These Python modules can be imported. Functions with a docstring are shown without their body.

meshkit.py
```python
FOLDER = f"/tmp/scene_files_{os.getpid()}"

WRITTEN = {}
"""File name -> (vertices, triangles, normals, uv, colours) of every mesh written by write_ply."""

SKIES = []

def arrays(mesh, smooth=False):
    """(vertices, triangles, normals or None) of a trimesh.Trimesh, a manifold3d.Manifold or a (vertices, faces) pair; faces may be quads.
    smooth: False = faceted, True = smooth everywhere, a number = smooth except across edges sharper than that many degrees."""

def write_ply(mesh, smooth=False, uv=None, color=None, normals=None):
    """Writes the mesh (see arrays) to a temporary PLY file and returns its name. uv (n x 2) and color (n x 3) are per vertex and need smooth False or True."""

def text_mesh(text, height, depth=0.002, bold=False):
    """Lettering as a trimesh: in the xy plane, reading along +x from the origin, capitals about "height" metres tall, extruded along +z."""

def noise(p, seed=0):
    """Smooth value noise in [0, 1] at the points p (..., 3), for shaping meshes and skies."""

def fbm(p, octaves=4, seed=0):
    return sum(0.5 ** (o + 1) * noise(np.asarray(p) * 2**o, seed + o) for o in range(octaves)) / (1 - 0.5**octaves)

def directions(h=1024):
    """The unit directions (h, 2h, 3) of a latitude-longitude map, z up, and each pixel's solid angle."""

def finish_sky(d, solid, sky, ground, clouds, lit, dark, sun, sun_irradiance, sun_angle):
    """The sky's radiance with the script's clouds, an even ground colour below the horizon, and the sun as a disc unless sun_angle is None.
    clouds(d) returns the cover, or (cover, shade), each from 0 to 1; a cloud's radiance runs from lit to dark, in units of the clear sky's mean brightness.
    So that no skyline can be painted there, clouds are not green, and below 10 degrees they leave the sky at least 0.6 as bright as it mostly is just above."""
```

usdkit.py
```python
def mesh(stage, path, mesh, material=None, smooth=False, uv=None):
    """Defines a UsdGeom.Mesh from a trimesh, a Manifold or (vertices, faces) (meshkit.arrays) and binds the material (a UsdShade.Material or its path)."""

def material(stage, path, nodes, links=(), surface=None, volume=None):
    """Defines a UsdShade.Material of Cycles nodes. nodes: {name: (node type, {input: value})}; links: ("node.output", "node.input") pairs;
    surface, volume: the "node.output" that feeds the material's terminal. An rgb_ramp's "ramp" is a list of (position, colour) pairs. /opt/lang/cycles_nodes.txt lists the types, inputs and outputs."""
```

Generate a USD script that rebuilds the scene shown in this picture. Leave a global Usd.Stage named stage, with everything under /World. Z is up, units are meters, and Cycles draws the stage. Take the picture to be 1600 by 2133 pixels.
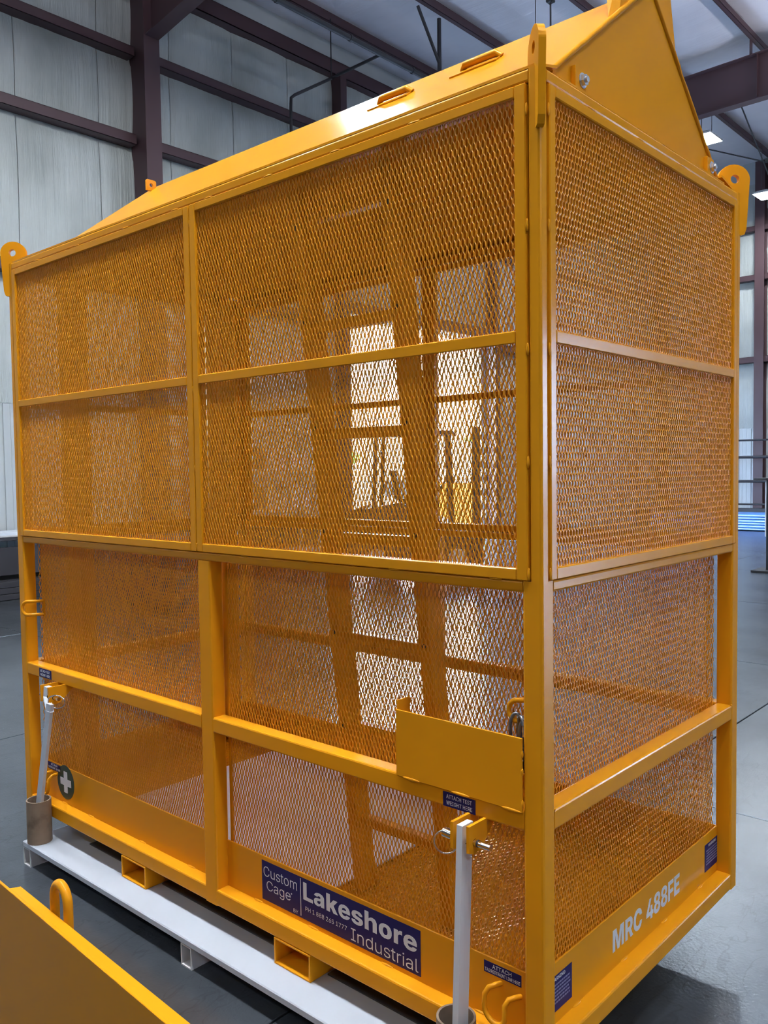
import math, random, glob
import numpy as np, trimesh, usdkit, meshkit
from pxr import Usd, UsdGeom, UsdLux, UsdShade, Gf, Sdf
from scipy.spatial import ConvexHull
from shapely.geometry import Polygon, box as sbox
from shapely import affinity, union_all

random.seed(7)
RNG = np.random.default_rng(7)
stage = Usd.Stage.CreateInMemory()
UsdGeom.SetStageUpAxis(stage, 'Z')
UsdGeom.SetStageMetersPerUnit(stage, 1.0)
UsdGeom.Xform.Define(stage, '/World')
UsdGeom.Scope.Define(stage, '/World/Looks')
H0 = 0.17                      # the cage stands this far above the floor (z = 0)

# ------------------------------------------------------------------ camera, light, exposure
EXPOSURE = -0.60
LAMP = 330.0                   # high-bay panels
SKY = 26.0                      # daylight outside the doors
CAM = (0.958, -1.5716, 1.3484 + H0)
YAW, PITCH, ROLL, FPX = 0.73041, -0.04975, -0.01378, 1778.36
cam = UsdGeom.Camera.Define(stage, '/World/camera')
cam.CreateHorizontalApertureAttr(36.0)
cam.CreateVerticalApertureAttr(36.0 * 2133 / 1600)
cam.CreateFocalLengthAttr(FPX / 1600 * 36.0)
cam.CreateClippingRangeAttr(Gf.Vec2f(0.05, 500))
cam.CreateExposureAttr(EXPOSURE)
_f = np.array([-math.cos(PITCH) * math.sin(YAW), math.cos(PITCH) * math.cos(YAW), math.sin(PITCH)])
_r = np.cross(_f, [0, 0, 1]); _r /= np.linalg.norm(_r); _u = np.cross(_r, _f)
_c, _s = math.cos(ROLL), math.sin(ROLL)
_r, _u = _r * _c + _u * _s, _u * _c - _r * _s
cam.AddTransformOp().Set(Gf.Matrix4d(*_r, 0, *_u, 0, *(-_f), 0, *CAM, 1))
dome = UsdLux.DomeLight.Define(stage, '/World/sky')
dome.CreateColorAttr(Gf.Vec3f(0.50, 0.69, 1.0))
dome.CreateIntensityAttr(SKY)

# ------------------------------------------------------------------ materials
def mat(name, nodes, links=(), surface='p.BSDF'):
    return usdkit.material(stage, '/World/Looks/' + name, nodes, links, surface=surface)

def plain(name, col, rough=0.5, metallic=0.0, **kw):
    return mat(name, {'p': ('principled_bsdf', dict(base_color=col, roughness=rough, metallic=metallic, **kw))})

def paint(name, col, rough=0.24, spec=0.5, coat=0.0):
    return mat(name, {
        'g': ('geometry', {}),
        'n': ('noise_texture', dict(scale=3.0, detail=3.0)),
        'n2': ('noise_texture', dict(scale=160.0, detail=2.0)),
        'r': ('rgb_ramp', dict(ramp=[(0.3, tuple(c * 0.94 for c in col)), (0.7, col)])),
        'b': ('bump', dict(strength=0.05, distance=0.002)),
        'p': ('principled_bsdf', dict(roughness=rough, specular_ior_level=spec, coat_weight=coat))},
        [('g.position', 'n.vector'), ('g.position', 'n2.vector'), ('n.fac', 'r.fac'), ('r.color', 'p.base_color'),
         ('n2.fac', 'b.height'), ('b.normal', 'p.normal')])

ORANGE = paint('orange_paint', (0.77, 0.318, 0.010), 0.21, 0.17)
ORANGE2 = paint('orange_paint_mesh', (0.82, 0.350, 0.018), 0.30, 0.42)
GRATING = paint('orange_paint_grating', (0.80, 0.338, 0.004), 0.12, 0.7)
WHITE = paint('white_paint', (0.70, 0.77, 0.86), 0.45)
GREYWHITE = paint('grey_white_paint', (0.62, 0.63, 0.65), 0.5)
STEELRED = paint('red_oxide_steel', (0.082, 0.044, 0.052), 0.5)
DARKSTEEL = paint('dark_steel', (0.035, 0.035, 0.042), 0.5)
BLACK = plain('black_paint', (0.012, 0.012, 0.014), 0.45)
CHROME = plain('chrome', (0.78, 0.77, 0.74), 0.16, 1.0)
ZINC = plain('zinc', (0.62, 0.66, 0.72), 0.35, 1.0)
NAVY = plain('navy_vinyl', (0.008, 0.007, 0.090), 0.5, specular_ior_level=0.25)
DULLSTEEL = plain('dull_steel', (0.22, 0.23, 0.25), 0.4, 1.0)
PRINT = plain('white_print', (0.66, 0.69, 0.74), 0.5)
PRINTDIM = plain('dim_print', (0.20, 0.21, 0.36), 0.5)
GREEN = plain('green_vinyl', (0.010, 0.042, 0.030), 0.4)
BLUE = paint('blue_sheet', (0.10, 0.30, 0.80), 0.4)
RUBBER = plain('rubber', (0.02, 0.02, 0.02), 0.8)
CARD = mat('cardboard', {
    'g': ('geometry', {}),
    'n': ('noise_texture', dict(scale=14.0, detail=5.0)),
    'r': ('rgb_ramp', dict(ramp=[(0.25, (0.10, 0.07, 0.045)), (0.45, (0.20, 0.145, 0.10)), (0.75, (0.25, 0.185, 0.13))])),
    'p': ('principled_bsdf', dict(roughness=0.85))},
    [('g.position', 'n.vector'), ('n.fac', 'r.fac'), ('r.color', 'p.base_color')])
SHEET = plain('grey_protective_sheet', (0.76, 0.73, 0.76), 0.5)
LEAF = mat('leaf', {'d': ('principled_bsdf', dict(base_color=(0.10, 0.20, 0.02), roughness=0.6)),
                    't': ('translucent_bsdf', dict(color=(0.22, 0.36, 0.03))), 'm': ('mix_closure', dict(fac=0.35))},
           [('d.BSDF', 'm.closure1'), ('t.BSDF', 'm.closure2')], 'm.closure')
BARK = plain('bark', (0.08, 0.055, 0.035), 0.9)
GLASSDARK = plain('dark_glass', (0.01, 0.012, 0.015), 0.08)
REDPAINT = plain('red_paint', (0.45, 0.03, 0.04), 0.35)
LAMPMAT = mat('lamp_diffuser', {'e': ('emission', dict(color=(0.94, 0.97, 1.0), strength=LAMP))}, surface='e.emission')

UPMAT = mat('lamp_uplight', {'e': ('emission', dict(color=(0.92, 0.92, 1.0), strength=LAMP * 1.5))}, surface='e.emission')

def fabric(name, col, dark, zscale=0.35, hscale=9.0, bump=0.5):
    """white vinyl insulation with long creases running along z (walls) or x (ceiling)"""
    return mat(name, {
        'g': ('geometry', {}),
        'm': ('mapping', dict(scale=(hscale, hscale, zscale) if zscale else (0.3, hscale, 1.0))),
        'n': ('noise_texture', dict(scale=1.0, detail=4.0, roughness=0.6)),
        'm2': ('mapping', dict(scale=(0.9, 0.9, 0.5))),
        'n2': ('noise_texture', dict(scale=1.0, detail=5.0)),
        'r': ('rgb_ramp', dict(ramp=[(0.30, dark), (0.55, col), (1.0, col)])),
        'b': ('bump', dict(strength=bump, distance=0.05)),
        'p': ('principled_bsdf', dict(roughness=0.42, specular_ior_level=0.4))},
        [('g.position', 'm.vector'), ('m.vector', 'n.vector'), ('g.position', 'm2.vector'), ('m2.vector', 'n2.vector'),
         ('n2.fac', 'r.fac'), ('r.color', 'p.base_color'), ('n.fac', 'b.height'), ('b.normal', 'p.normal')])

WALLFAB = fabric('insulation_wall', (0.54, 0.59, 0.585), (0.37, 0.41, 0.40), 0.30, 11.0, 0.55)
CEILFAB = fabric('insulation_ceiling', (0.82, 0.80, 0.86), (0.74, 0.72, 0.78), 0.0, 6.0, 0.25)
DULL = paint('dull_liner', (0.16, 0.16, 0.17), 0.6)
LINER = paint('liner_panel', (0.55, 0.60, 0.62), 0.4)

CONC = mat('concrete_floor', {
    'g': ('geometry', {}),
    'n': ('noise_texture', dict(scale=1.3, detail=6.0, roughness=0.6)),
    'r': ('rgb_ramp', dict(ramp=[(0.30, (0.030, 0.035, 0.040)), (0.55, (0.052, 0.060, 0.070)), (0.8, (0.076, 0.087, 0.100))])),
    'mp': ('mapping', dict(scale=(9.0, 3.2, 1.0))),
    'n2': ('noise_texture', dict(scale=1.0, detail=3.0, distortion=0.6)),
    'rc': ('rgb_ramp', dict(ramp=[(0.0, (1, 1, 1)), (0.485, (1, 1, 1)), (0.50, (0.75, 0.75, 0.75)), (0.515, (1, 1, 1)), (1.0, (1, 1, 1))])),
    'mx': ('mix', dict(mix_type='multiply', fac=0.8)),
    'n3': ('noise_texture', dict(scale=90.0, detail=3.0)),
    'b': ('bump', dict(strength=0.22, distance=0.004)),
    'p': ('principled_bsdf', dict(roughness=0.22, specular_ior_level=0.95, specular_tint=(0.62, 0.82, 1.0)))},
    [('g.position', 'n.vector'), ('g.position', 'mp.vector'), ('mp.vector', 'n2.vector'), ('g.position', 'n3.vector'),
     ('n.fac', 'r.fac'), ('n2.fac', 'rc.fac'), ('r.color', 'mx.color1'), ('rc.color', 'mx.color2'), ('mx.color', 'p.base_color'),
     ('n3.fac', 'b.height'), ('b.normal', 'p.normal')])
BINORANGE = paint('bin_orange', (0.80, 0.20, 0.008), 0.4)
OUTGROUND = plain('outside_concrete', (0.26, 0.26, 0.26), 0.9)

# ------------------------------------------------------------------ helpers
used = {}
def numbered(parent, name):
    k = (parent, name); n = used.get(k, 0); used[k] = n + 1
    return f'{parent}/{name}' if n == 0 else f'{parent}/{name}_{n:03d}'

def tag(p, label=None, cat=None, group=None, kind=None):
    p = p.GetPrim() if hasattr(p, 'GetPrim') else p
    for k, v in (('label', label), ('category', cat), ('group', group), ('kind', kind)):
        if v: p.SetCustomDataByKey(k, v)
    return p

def pathof(p):
    return '/World' if p is None else str((p.GetPrim() if hasattr(p, 'GetPrim') else p).GetPath())

def thing(name, label, cat, loc=(0, 0, 0), rz=0.0, group=None, kind=None):
    x = UsdGeom.Xform.Define(stage, numbered('/World', name))
    x.AddTranslateOp().Set(Gf.Vec3d(*map(float, loc)))
    x.AddRotateZOp().Set(float(rz))
    return tag(x, label, cat, group, kind)

def copy_of(root, loc, rz=0.0, label=None, group=None):
    was = root.GetCustomData()
    r = thing(root.GetName().rstrip('0123456789').rstrip('_'), label or was['label'], was['category'], loc, rz, group or was.get('group'))
    r.GetReferences().AddInternalReference(root.GetPath()); r.SetInstanceable(True)
    return r

class MB:
    def __init__(s): s.v, s.f, s.n = [], [], 0
    def add(s, v, f):
        v = np.asarray(v, float); f = np.asarray(f, int)
        s.v.append(v); s.f.append(f + s.n); s.n += len(v); return s
    def mesh(s, m): return s.add(m.vertices, m.faces)
    def box(s, x0, x1, y0, y1, z0, z1, r=0.0):
        if r <= 0:
            m = trimesh.creation.box(bounds=[[min(x0, x1), min(y0, y1), min(z0, z1)], [max(x0, x1), max(y0, y1), max(z0, z1)]])
            return s.mesh(m)
        p = []
        for X, a in ((min(x0, x1), 1), (max(x0, x1), -1)):
            for Y, b in ((min(y0, y1), 1), (max(y0, y1), -1)):
                for Z, c in ((min(z0, z1), 1), (max(z0, z1), -1)):
                    p += [(X + a * r, Y + b * r, Z), (X + a * r, Y, Z + c * r), (X, Y + b * r, Z + c * r)]
        return s.hull(p)
    def hull(s, p):
        p = np.asarray(p, float); h = ConvexHull(p); f = h.simplices.copy()
        c = p[h.vertices].mean(0)
        n = np.cross(p[f[:, 1]] - p[f[:, 0]], p[f[:, 2]] - p[f[:, 0]])
        flip = ((p[f[:, 0]] - c) * n).sum(1) < 0
        f[flip] = f[flip][:, ::-1]
        used_v, inv = np.unique(f.ravel(), return_inverse=True)
        return s.add(p[used_v], inv.reshape(-1, 3))
    def bar(s, axis, a0, a1, b0, b1, c0, c1, r=0.005, seg=2):
        """rounded-profile tube along an axis (0,1,2); b, c are the other two axes in order"""
        pr = []
        for cx, cy, st in ((b1 - r, c1 - r, 0), (b0 + r, c1 - r, 90), (b0 + r, c0 + r, 180), (b1 - r, c0 + r, 270)):
            for k in range(seg + 1):
                t = math.radians(st + 90 * k / seg); pr.append((cx + r * math.cos(t), cy + r * math.sin(t)))
        n = len(pr); V = []
        for a in (a0, a1):
            for b, c in pr:
                V.append({0: (a, b, c), 1: (b, a, c), 2: (b, c, a)}[axis])
        F = []
        for i in range(n):
            j = (i + 1) % n; F += [(i, j, n + j), (i, n + j, n + i)]
        for i in range(1, n - 1): F += [(0, i + 1, i), (n, n + i, n + i + 1)]
        F = np.array(F)
        if axis == 1: F = F[:, ::-1]
        return s.add(V, F)
    def tube(s, pts, r, n=12, closed=False):
        pts = np.asarray(pts, float); m = len(pts)
        t = np.gradient(pts, axis=0) if not closed else (np.roll(pts, -1, 0) - np.roll(pts, 1, 0))
        t /= np.linalg.norm(t, axis=1)[:, None]
        ref = np.array([0, 0, 1.0]) if abs(t[0][2]) < 0.9 else np.array([1.0, 0, 0])
        u = np.cross(t[0], ref); u /= np.linalg.norm(u); V = []
        for i in range(m):
            u = u - t[i] * (u @ t[i]); u /= np.linalg.norm(u); w = np.cross(t[i], u)
            for k in range(n):
                a = 2 * math.pi * k / n; V.append(pts[i] + r * (u * math.cos(a) + w * math.sin(a)))
        F = []
        for i in range(m if closed else m - 1):
            for k in range(n):
                a, b = i * n + k, i * n + (k + 1) % n; c, d = (a + n) % (m * n), (b + n) % (m * n)
                F += [(a, b, d), (a, d, c)]
        if not closed:
            V += [pts[0], pts[-1]]
            for k in range(n):
                F += [(m * n, (k + 1) % n, k), (m * n + 1, (m - 1) * n + k, (m - 1) * n + (k + 1) % n)]
        return s.add(V, F)
    def cyl(s, p0, p1, r, n=20): return s.tube([p0, (np.array(p0) + np.array(p1)) / 2, p1], r, n)
    def poly(s, pg, d0, d1, fn):
        """extrude a shapely polygon in (u, v) from d0 to d1; fn maps an (n, 3) array of u, v, d to the world"""
        for g in getattr(pg, 'geoms', [pg]):
            if g.area < 1e-10: continue
            m = trimesh.creation.extrude_polygon(g, d1 - d0, engine='earcut')
            v = m.vertices.copy(); v[:, 2] += d0
            w = fn(v); f = m.faces
            a = fn(np.array([[0, 0, 0], [1, 0, 0], [0, 1, 0], [0, 0, 1.0]]))
            if np.linalg.det(a[1:] - a[0]) < 0: f = f[:, ::-1]
            s.add(w, f)
        return s
    def build(s, name, m, parent=None, smooth=False, **kw):
        p = usdkit.mesh(stage, numbered(pathof(parent), name), (np.vstack(s.v), np.vstack(s.f)), m, smooth=smooth)
        return tag(p, **kw)

def front(y0): return lambda v: np.stack([v[:, 0], y0 - v[:, 2], v[:, 1]], 1)          # faces -y
def side(x0): return lambda v: np.stack([x0 + v[:, 2], v[:, 0], v[:, 1]], 1)            # faces +x
def back(y0): return lambda v: np.stack([v[:, 0], y0 + v[:, 2], v[:, 1]], 1)            # faces +y
def lside(x0): return lambda v: np.stack([x0 - v[:, 2], v[:, 0], v[:, 1]], 1)           # faces -x

FONT = glob.glob('/opt/blender-*/*/datafiles/fonts/Inter.woff2')[0]
def lettering(text, height, weight=400, narrow=1.0):
    """flat outline of a line of text: capitals `height` tall, from the origin along +u"""
    from PIL import Image, ImageDraw, ImageFont
    f = ImageFont.truetype(FONT, 110)
    try: f.set_variation_by_axes([14, weight])
    except Exception: pass
    x0, y0, x1, y1 = f.getbbox(text, anchor='ls')
    cap = -f.getbbox('H', anchor='ls')[1]
    im = Image.new('L', (x1 - x0 + 8, y1 - y0 + 8))
    ImageDraw.Draw(im).text((4 - x0, 4 - y0), text, 255, f, anchor='ls')
    on = np.pad(np.asarray(im) > 127, ((0, 0), (1, 1))).astype(np.int8)
    rows, st = np.nonzero(np.diff(on, axis=1) == 1); en = np.nonzero(np.diff(on, axis=1) == -1)[1]
    g = union_all([sbox(a, -r - 1, b, -r) for a, b, r in zip(st, en, rows)]).buffer(0.6).buffer(-0.6).simplify(0.75)
    k = height / cap
    g = affinity.affine_transform(g, [k * narrow, 0, 0, k, -4 * k * narrow, (4 - y0) * k])
    return g

def expanded(u0, u1, v0, v1, fn, S=0.0127, Lw=0.0308, w=0.0021, t=0.0025, d=0.0, tilt=0.0, turn=0.0, bond=0.0):
    """expanded metal: zigzag strands that touch at alternate nodes; (u, v) in the sheet, depth along fn's third axis"""
    n = int((u1 - u0) / (S / 2)) ; m = int((v1 - v0) / (Lw / 2)) + 1
    pitch = (u1 - u0) / n; a = (pitch - w) / 2
    i = np.arange(n); k = np.arange(m)
    U = u0 + (i[:, None] + 0.5) * pitch + np.where((i[:, None] + k[None]) % 2, a, -a)
    Vv = np.broadcast_to(v0 + k * (v1 - v0) / (m - 1), U.shape)
    sgn = np.where((i[:, None] + k[None]) % 2, 1.0, -1.0)
    if bond > 0:
        U, sgn = np.repeat(U, 2, 1), np.repeat(sgn, 2, 1)
        Vv = np.repeat(Vv, 2, 1) + np.where(np.arange(2 * m) % 2, bond / 2, -bond / 2)[None]
        m = 2 * m
    P = np.zeros((n, m, 4, 3))
    for c, (du, dd) in enumerate(((-w / 2, -t / 2), (w / 2, -t / 2), (w / 2, t / 2), (-w / 2, t / 2))):
        du, dd = du * math.cos(turn) - dd * math.sin(turn), du * math.sin(turn) + dd * math.cos(turn)
        P[:, :, c, 0] = U + du + tilt * (1 if dd > 0 else -1); P[:, :, c, 1] = Vv; P[:, :, c, 2] = d + dd + sgn * 0.0006
    base = (np.arange(n)[:, None] * m + np.arange(m - 1)[None]) * 4
    F = []
    for c in range(4):
        e = (c + 1) % 4
        A, B, C_, D = base + c, base + e, base + 4 + e, base + 4 + c
        F += [np.stack([A, B, C_], -1).reshape(-1, 3), np.stack([A, C_, D], -1).reshape(-1, 3)]
    F = np.vstack(F)
    b = fn(np.array([[0, 0, 0], [1, 0, 0], [0, 1, 0], [0, 0, 1.0]]))
    if np.linalg.det(b[1:] - b[0]) > 0: F = F[:, ::-1]
    return MB().add(fn(P.reshape(-1, 3)), F)

# ------------------------------------------------------------------ the hall
XL, XR, YN, YF = -10.0, 16.0, -12.0, 21.0
def ceil_z(x): return 9.08 + 0.02 * (x + 10)
fl = thing('floor', 'grey polished concrete hall floor sawn into large square slabs', None, kind='structure')
MB().box(XL - 0.3, XR + 0.3, YN - 0.3, YF + 0.3, -0.25, -0.03).build('sub_base', BLACK, fl)
gx = [XL] + [g for g in np.arange(-3.92 - 3.11, XR, 3.11) if g > XL] + [XR]
gy = [YN] + [g for g in np.arange(2.165 - 2.955 * 4, YF, 2.955) if g > YN] + [YF]
for a, b in zip(gx[:-1], gx[1:]):
    for c, d in zip(gy[:-1], gy[1:]):
        MB().box(a + 0.004, b - 0.004, c + 0.004, d - 0.004, -0.03, 0.0, 0.002).build('concrete_slab', CONC, fl)
out = MB().box(-90, XL - 0.31, -60, 110, -0.30, -0.02).box(XL - 0.3, 90, YF + 0.31, 110, -0.30, -0.02)
out.build('ground', OUTGROUND, None, kind='structure', label='pale concrete yard outside the open bay doors')

def strip_panel(y0, y1, z0, z1, x, sgn=1, axis='x'):
    """one strip of quilted vinyl insulation, pillowed between the girts, with soft vertical creases"""
    ny, nz = 18, 10
    ys, zs = np.linspace(y0 + 0.004, y1 - 0.004, ny), np.linspace(z0, z1, nz)
    Y, Z = np.meshgrid(ys, zs)
    u = (Y - y0) / (y1 - y0); w = (Z - z0) / (z1 - z0)
    D = 0.012 + 0.065 * np.sin(np.pi * np.clip(w, 0, 1)) ** 0.6 * (0.55 + 0.45 * np.sin(np.pi * u) ** 0.5)
    D += 0.018 * (meshkit.noise(np.stack([Y * 9, Z * 0.7, Y * 0 + x], -1), 3) - 0.5)
    V = np.stack([x + sgn * D, Y, Z], -1) if axis == 'x' else np.stack([Y, x + sgn * D, Z], -1)
    i = np.arange(nz - 1)[:, None] * ny + np.arange(ny - 1)[None]
    F = np.vstack([np.stack([i, i + 1, i + ny + 1], -1).reshape(-1, 3), np.stack([i, i + ny + 1, i + ny], -1).reshape(-1, 3)])
    if (sgn < 0) != (axis == 'y'): F = F[:, ::-1]
    return MB().add(V.reshape(-1, 3), F)

GIRTS = [(4.17, 0.15), (6.21, 0.14), (7.42, 0.13)]
def girt(mb, along, a0, a1, off, sgn, z, h):
    """C-section girt: a web plate with two lips, standing in front of the insulation"""
    d0, d1 = off, off + sgn * 0.20
    for lo, hi, c0, c1 in ((z - h / 2, z + h / 2, d1 - sgn * 0.006, d1), (z + h / 2 - 0.006, z + h / 2, d0, d1), (z - h / 2, z - h / 2 + 0.006, d0, d1)):
        if along == 'y': mb.box(c0, c1, a0, a1, lo, hi)
        else: mb.box(a0, a1, c0, c1, lo, hi)
    return mb

DOOR_Y0, DOOR_Y1, DOOR_H = 9.60, 13.92, 4.30
wl = thing('wall_left', 'left hall wall of pale quilted insulation strips over a ribbed liner', None, kind='structure')
sh = MB().box(XL - 0.2, XL, YN, DOOR_Y0, 0, 9.3).box(XL - 0.2, XL, DOOR_Y1, YF, 0, 9.3).box(XL - 0.2, XL, DOOR_Y0, DOOR_Y1, DOOR_H, 9.3)
sh.build('cladding', LINER, wl)
def rows_for(zmin):
    zz = [2.44] + [z for z, h in GIRTS] + [8.55]
    return [(max(a, zmin), b) for a, b in zip(zz[:-1], zz[1:]) if b > zmin + 0.1]
ys = np.arange(-2.2, 9.6, 1.17)
for y0 in ys:
    for a, b in rows_for(0): strip_panel(y0, min(y0 + 1.17, DOOR_Y0), a, b, XL).build('insulation_strip', WALLFAB, wl, smooth=50)
for y0 in np.arange(DOOR_Y0, YF - 0.3, 1.14):
    for a, b in rows_for(DOOR_H if y0 < DOOR_Y1 - 0.1 else 0): strip_panel(y0, y0 + 1.14, a, b, XL).build('insulation_strip', WALLFAB, wl, smooth=50)
for z, h in GIRTS:
    for a, b in ((-3, 5.30), (5.50, DOOR_Y0 - 0.2), (DOOR_Y1 + 0.2, YF - 0.2)):
        girt(MB(), 'y', a, b, XL + 0.02, 1, z, h).build('girt', STEELRED, wl)
for z, h in GIRTS[1:]:
    girt(MB(), 'y', DOOR_Y0 - 0.2, DOOR_Y1 + 0.2, XL + 0.02, 1, z, h).build('girt', STEELRED, wl)
def liner(mb, a0, a1, z1, off, sgn, along):
    for a in np.arange(a0, a1 - 0.29, 0.305):
        for p0, p1, dd in ((0, 0.305, 0.015), (0.0, 0.035, 0.04), (0.10, 0.115, 0.022), (0.20, 0.215, 0.022)):
            if along == 'y': mb.box(off, off + sgn * dd, a + p0, a + p1, 0, z1)
            else: mb.box(a + p0, a + p1, off, off + sgn * dd, 0, z1)
    return mb
for y0 in np.arange(-2.44, 9.3, 1.22): liner(MB(), y0, min(y0 + 1.22, DOOR_Y0), 2.43, XL, 1, 'y').build('liner_panel', LINER, wl)
for y0 in np.arange(14.0, 20, 1.22): liner(MB(), y0, y0 + 1.22, 2.43, XL, 1, 'y').build('liner_panel', LINER, wl)

D2X0, D2X1, D2H = 11.9, 13.9, 5.2
wf = thing('wall_far', 'far hall wall of pale quilted insulation with dark girts above a ribbed liner', None, kind='structure')
MB().box(XL, D2X0, YF, YF + 0.2, 0, 9.8).box(D2X1, XR, YF, YF + 0.2, 0, 9.8).box(D2X0, D2X1, YF, YF + 0.2, D2H, 9.8).build('cladding', LINER, wf)
for x0 in np.arange(-9.9, -2.5, 1.17):
    for a, b in rows_for(0): strip_panel(x0, x0 + 1.17, a, b, YF, -1, 'y').build('insulation_strip', WALLFAB, wf, smooth=50)
for z, h in GIRTS: girt(MB(), 'x', -9.9, -2, YF - 0.02, -1, z - 0.02, h).build('girt', STEELRED, wf)
for x0 in np.arange(-9.7, -3, 1.22): liner(MB(), x0, x0 + 1.22, 2.43, YF, -1, 'x').build('liner_panel', LINER, wf)
wr = thing('wall_right', 'right hall wall, pale liner sheets, outside the picture', None, kind='structure')
MB().box(XR, XR + 0.2, YN, YF, 0, 9.9).build('cladding', DULL, wr)
wn = thing('wall_near', 'hall wall behind the camera, pale liner sheets, outside the picture', None, kind='structure')
MB().box(XL, XR, YN - 0.2, YN, 0, 9.9).build('cladding', DULL, wn)

ce = thing('ceiling', 'hall ceiling of white vinyl insulation draped over dark red purlins', None, kind='structure')
MB().hull([(x, y, ceil_z(x) + d) for x in (XL - .2, XR + .2) for y in (YN - .2, YF + .2) for d in (0.08, 0.2)]).build('roof_sheet', LINER, ce)
PUR = [-9.30, -7.83, -6.09, -4.43] + list(np.arange(-2.9, 16, 1.52))
edges = [XL] + PUR + [XR]
for k, (a, b) in enumerate(zip(edges[:-1], edges[1:])):
    nx, ny = 7, 56
    X, Y = np.meshgrid(np.linspace(a, b, nx), np.linspace(YN, YF, ny))
    u = (X - a) / (b - a)
    Z = ceil_z(X) - 0.05 * np.sin(np.pi * u) + 0.014 * (meshkit.noise(np.stack([X * 2, Y * 2.1, X * 0 + k], -1), 5) - 0.5)
    i = np.arange(ny - 1)[:, None] * nx + np.arange(nx - 1)[None]
    F = np.vstack([np.stack([i, i + nx + 1, i + 1], -1).reshape(-1, 3), np.stack([i, i + nx, i + nx + 1], -1).reshape(-1, 3)])
    MB().add(np.stack([X, Y, Z], -1).reshape(-1, 3), F).build('insulation_strip', CEILFAB, ce, smooth=50)
for x in PUR:
    z1 = ceil_z(x) - 0.02; z0 = z1 - 0.20
    MB().box(x - 0.004, x + 0.004, YN, YF, z0, z1).box(x - 0.004, x + 0.075, YN, YF, z0, z0 + 0.006).box(x - 0.075, x, YN, YF, z1 - 0.006, z1).box(x + 0.069, x + 0.075, YN, YF, z0, z0 + 0.025).build('purlin', STEELRED, ce)
MB().box(XL + .02, XL + 0.22, YN, YF, 8.42, 8.43).box(XL + 0.21, XL + 0.22, YN, YF, 8.42, 8.66).box(XL + .02, XL + 0.22, YN, YF, 8.65, 8.66).build('eave_strut', STEELRED, ce)

def ibeam_x(mb, x0, x1, y, za0, za1, zb, fw, tf=0.016, tw=0.010):
    """beam along x; bottom runs from za0 at x0 to za1 at x1, top at zb(x)"""
    for lo in (0, 1):
        p = []
        for x, za in ((x0, za0), (x1, za1)):
            z = za if lo == 0 else zb(x) - tf
            for s in (-1, 1): p += [(x, y + s * fw / 2, z), (x, y + s * fw / 2, z + tf)]
        mb.hull(p)
    p = []
    for x, za in ((x0, za0), (x1, za1)):
        for s in (-1, 1): p += [(x, y + s * tw / 2, za + tf / 2), (x, y + s * tw / 2, zb(x) - tf / 2)]
    return mb.hull(p)

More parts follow.
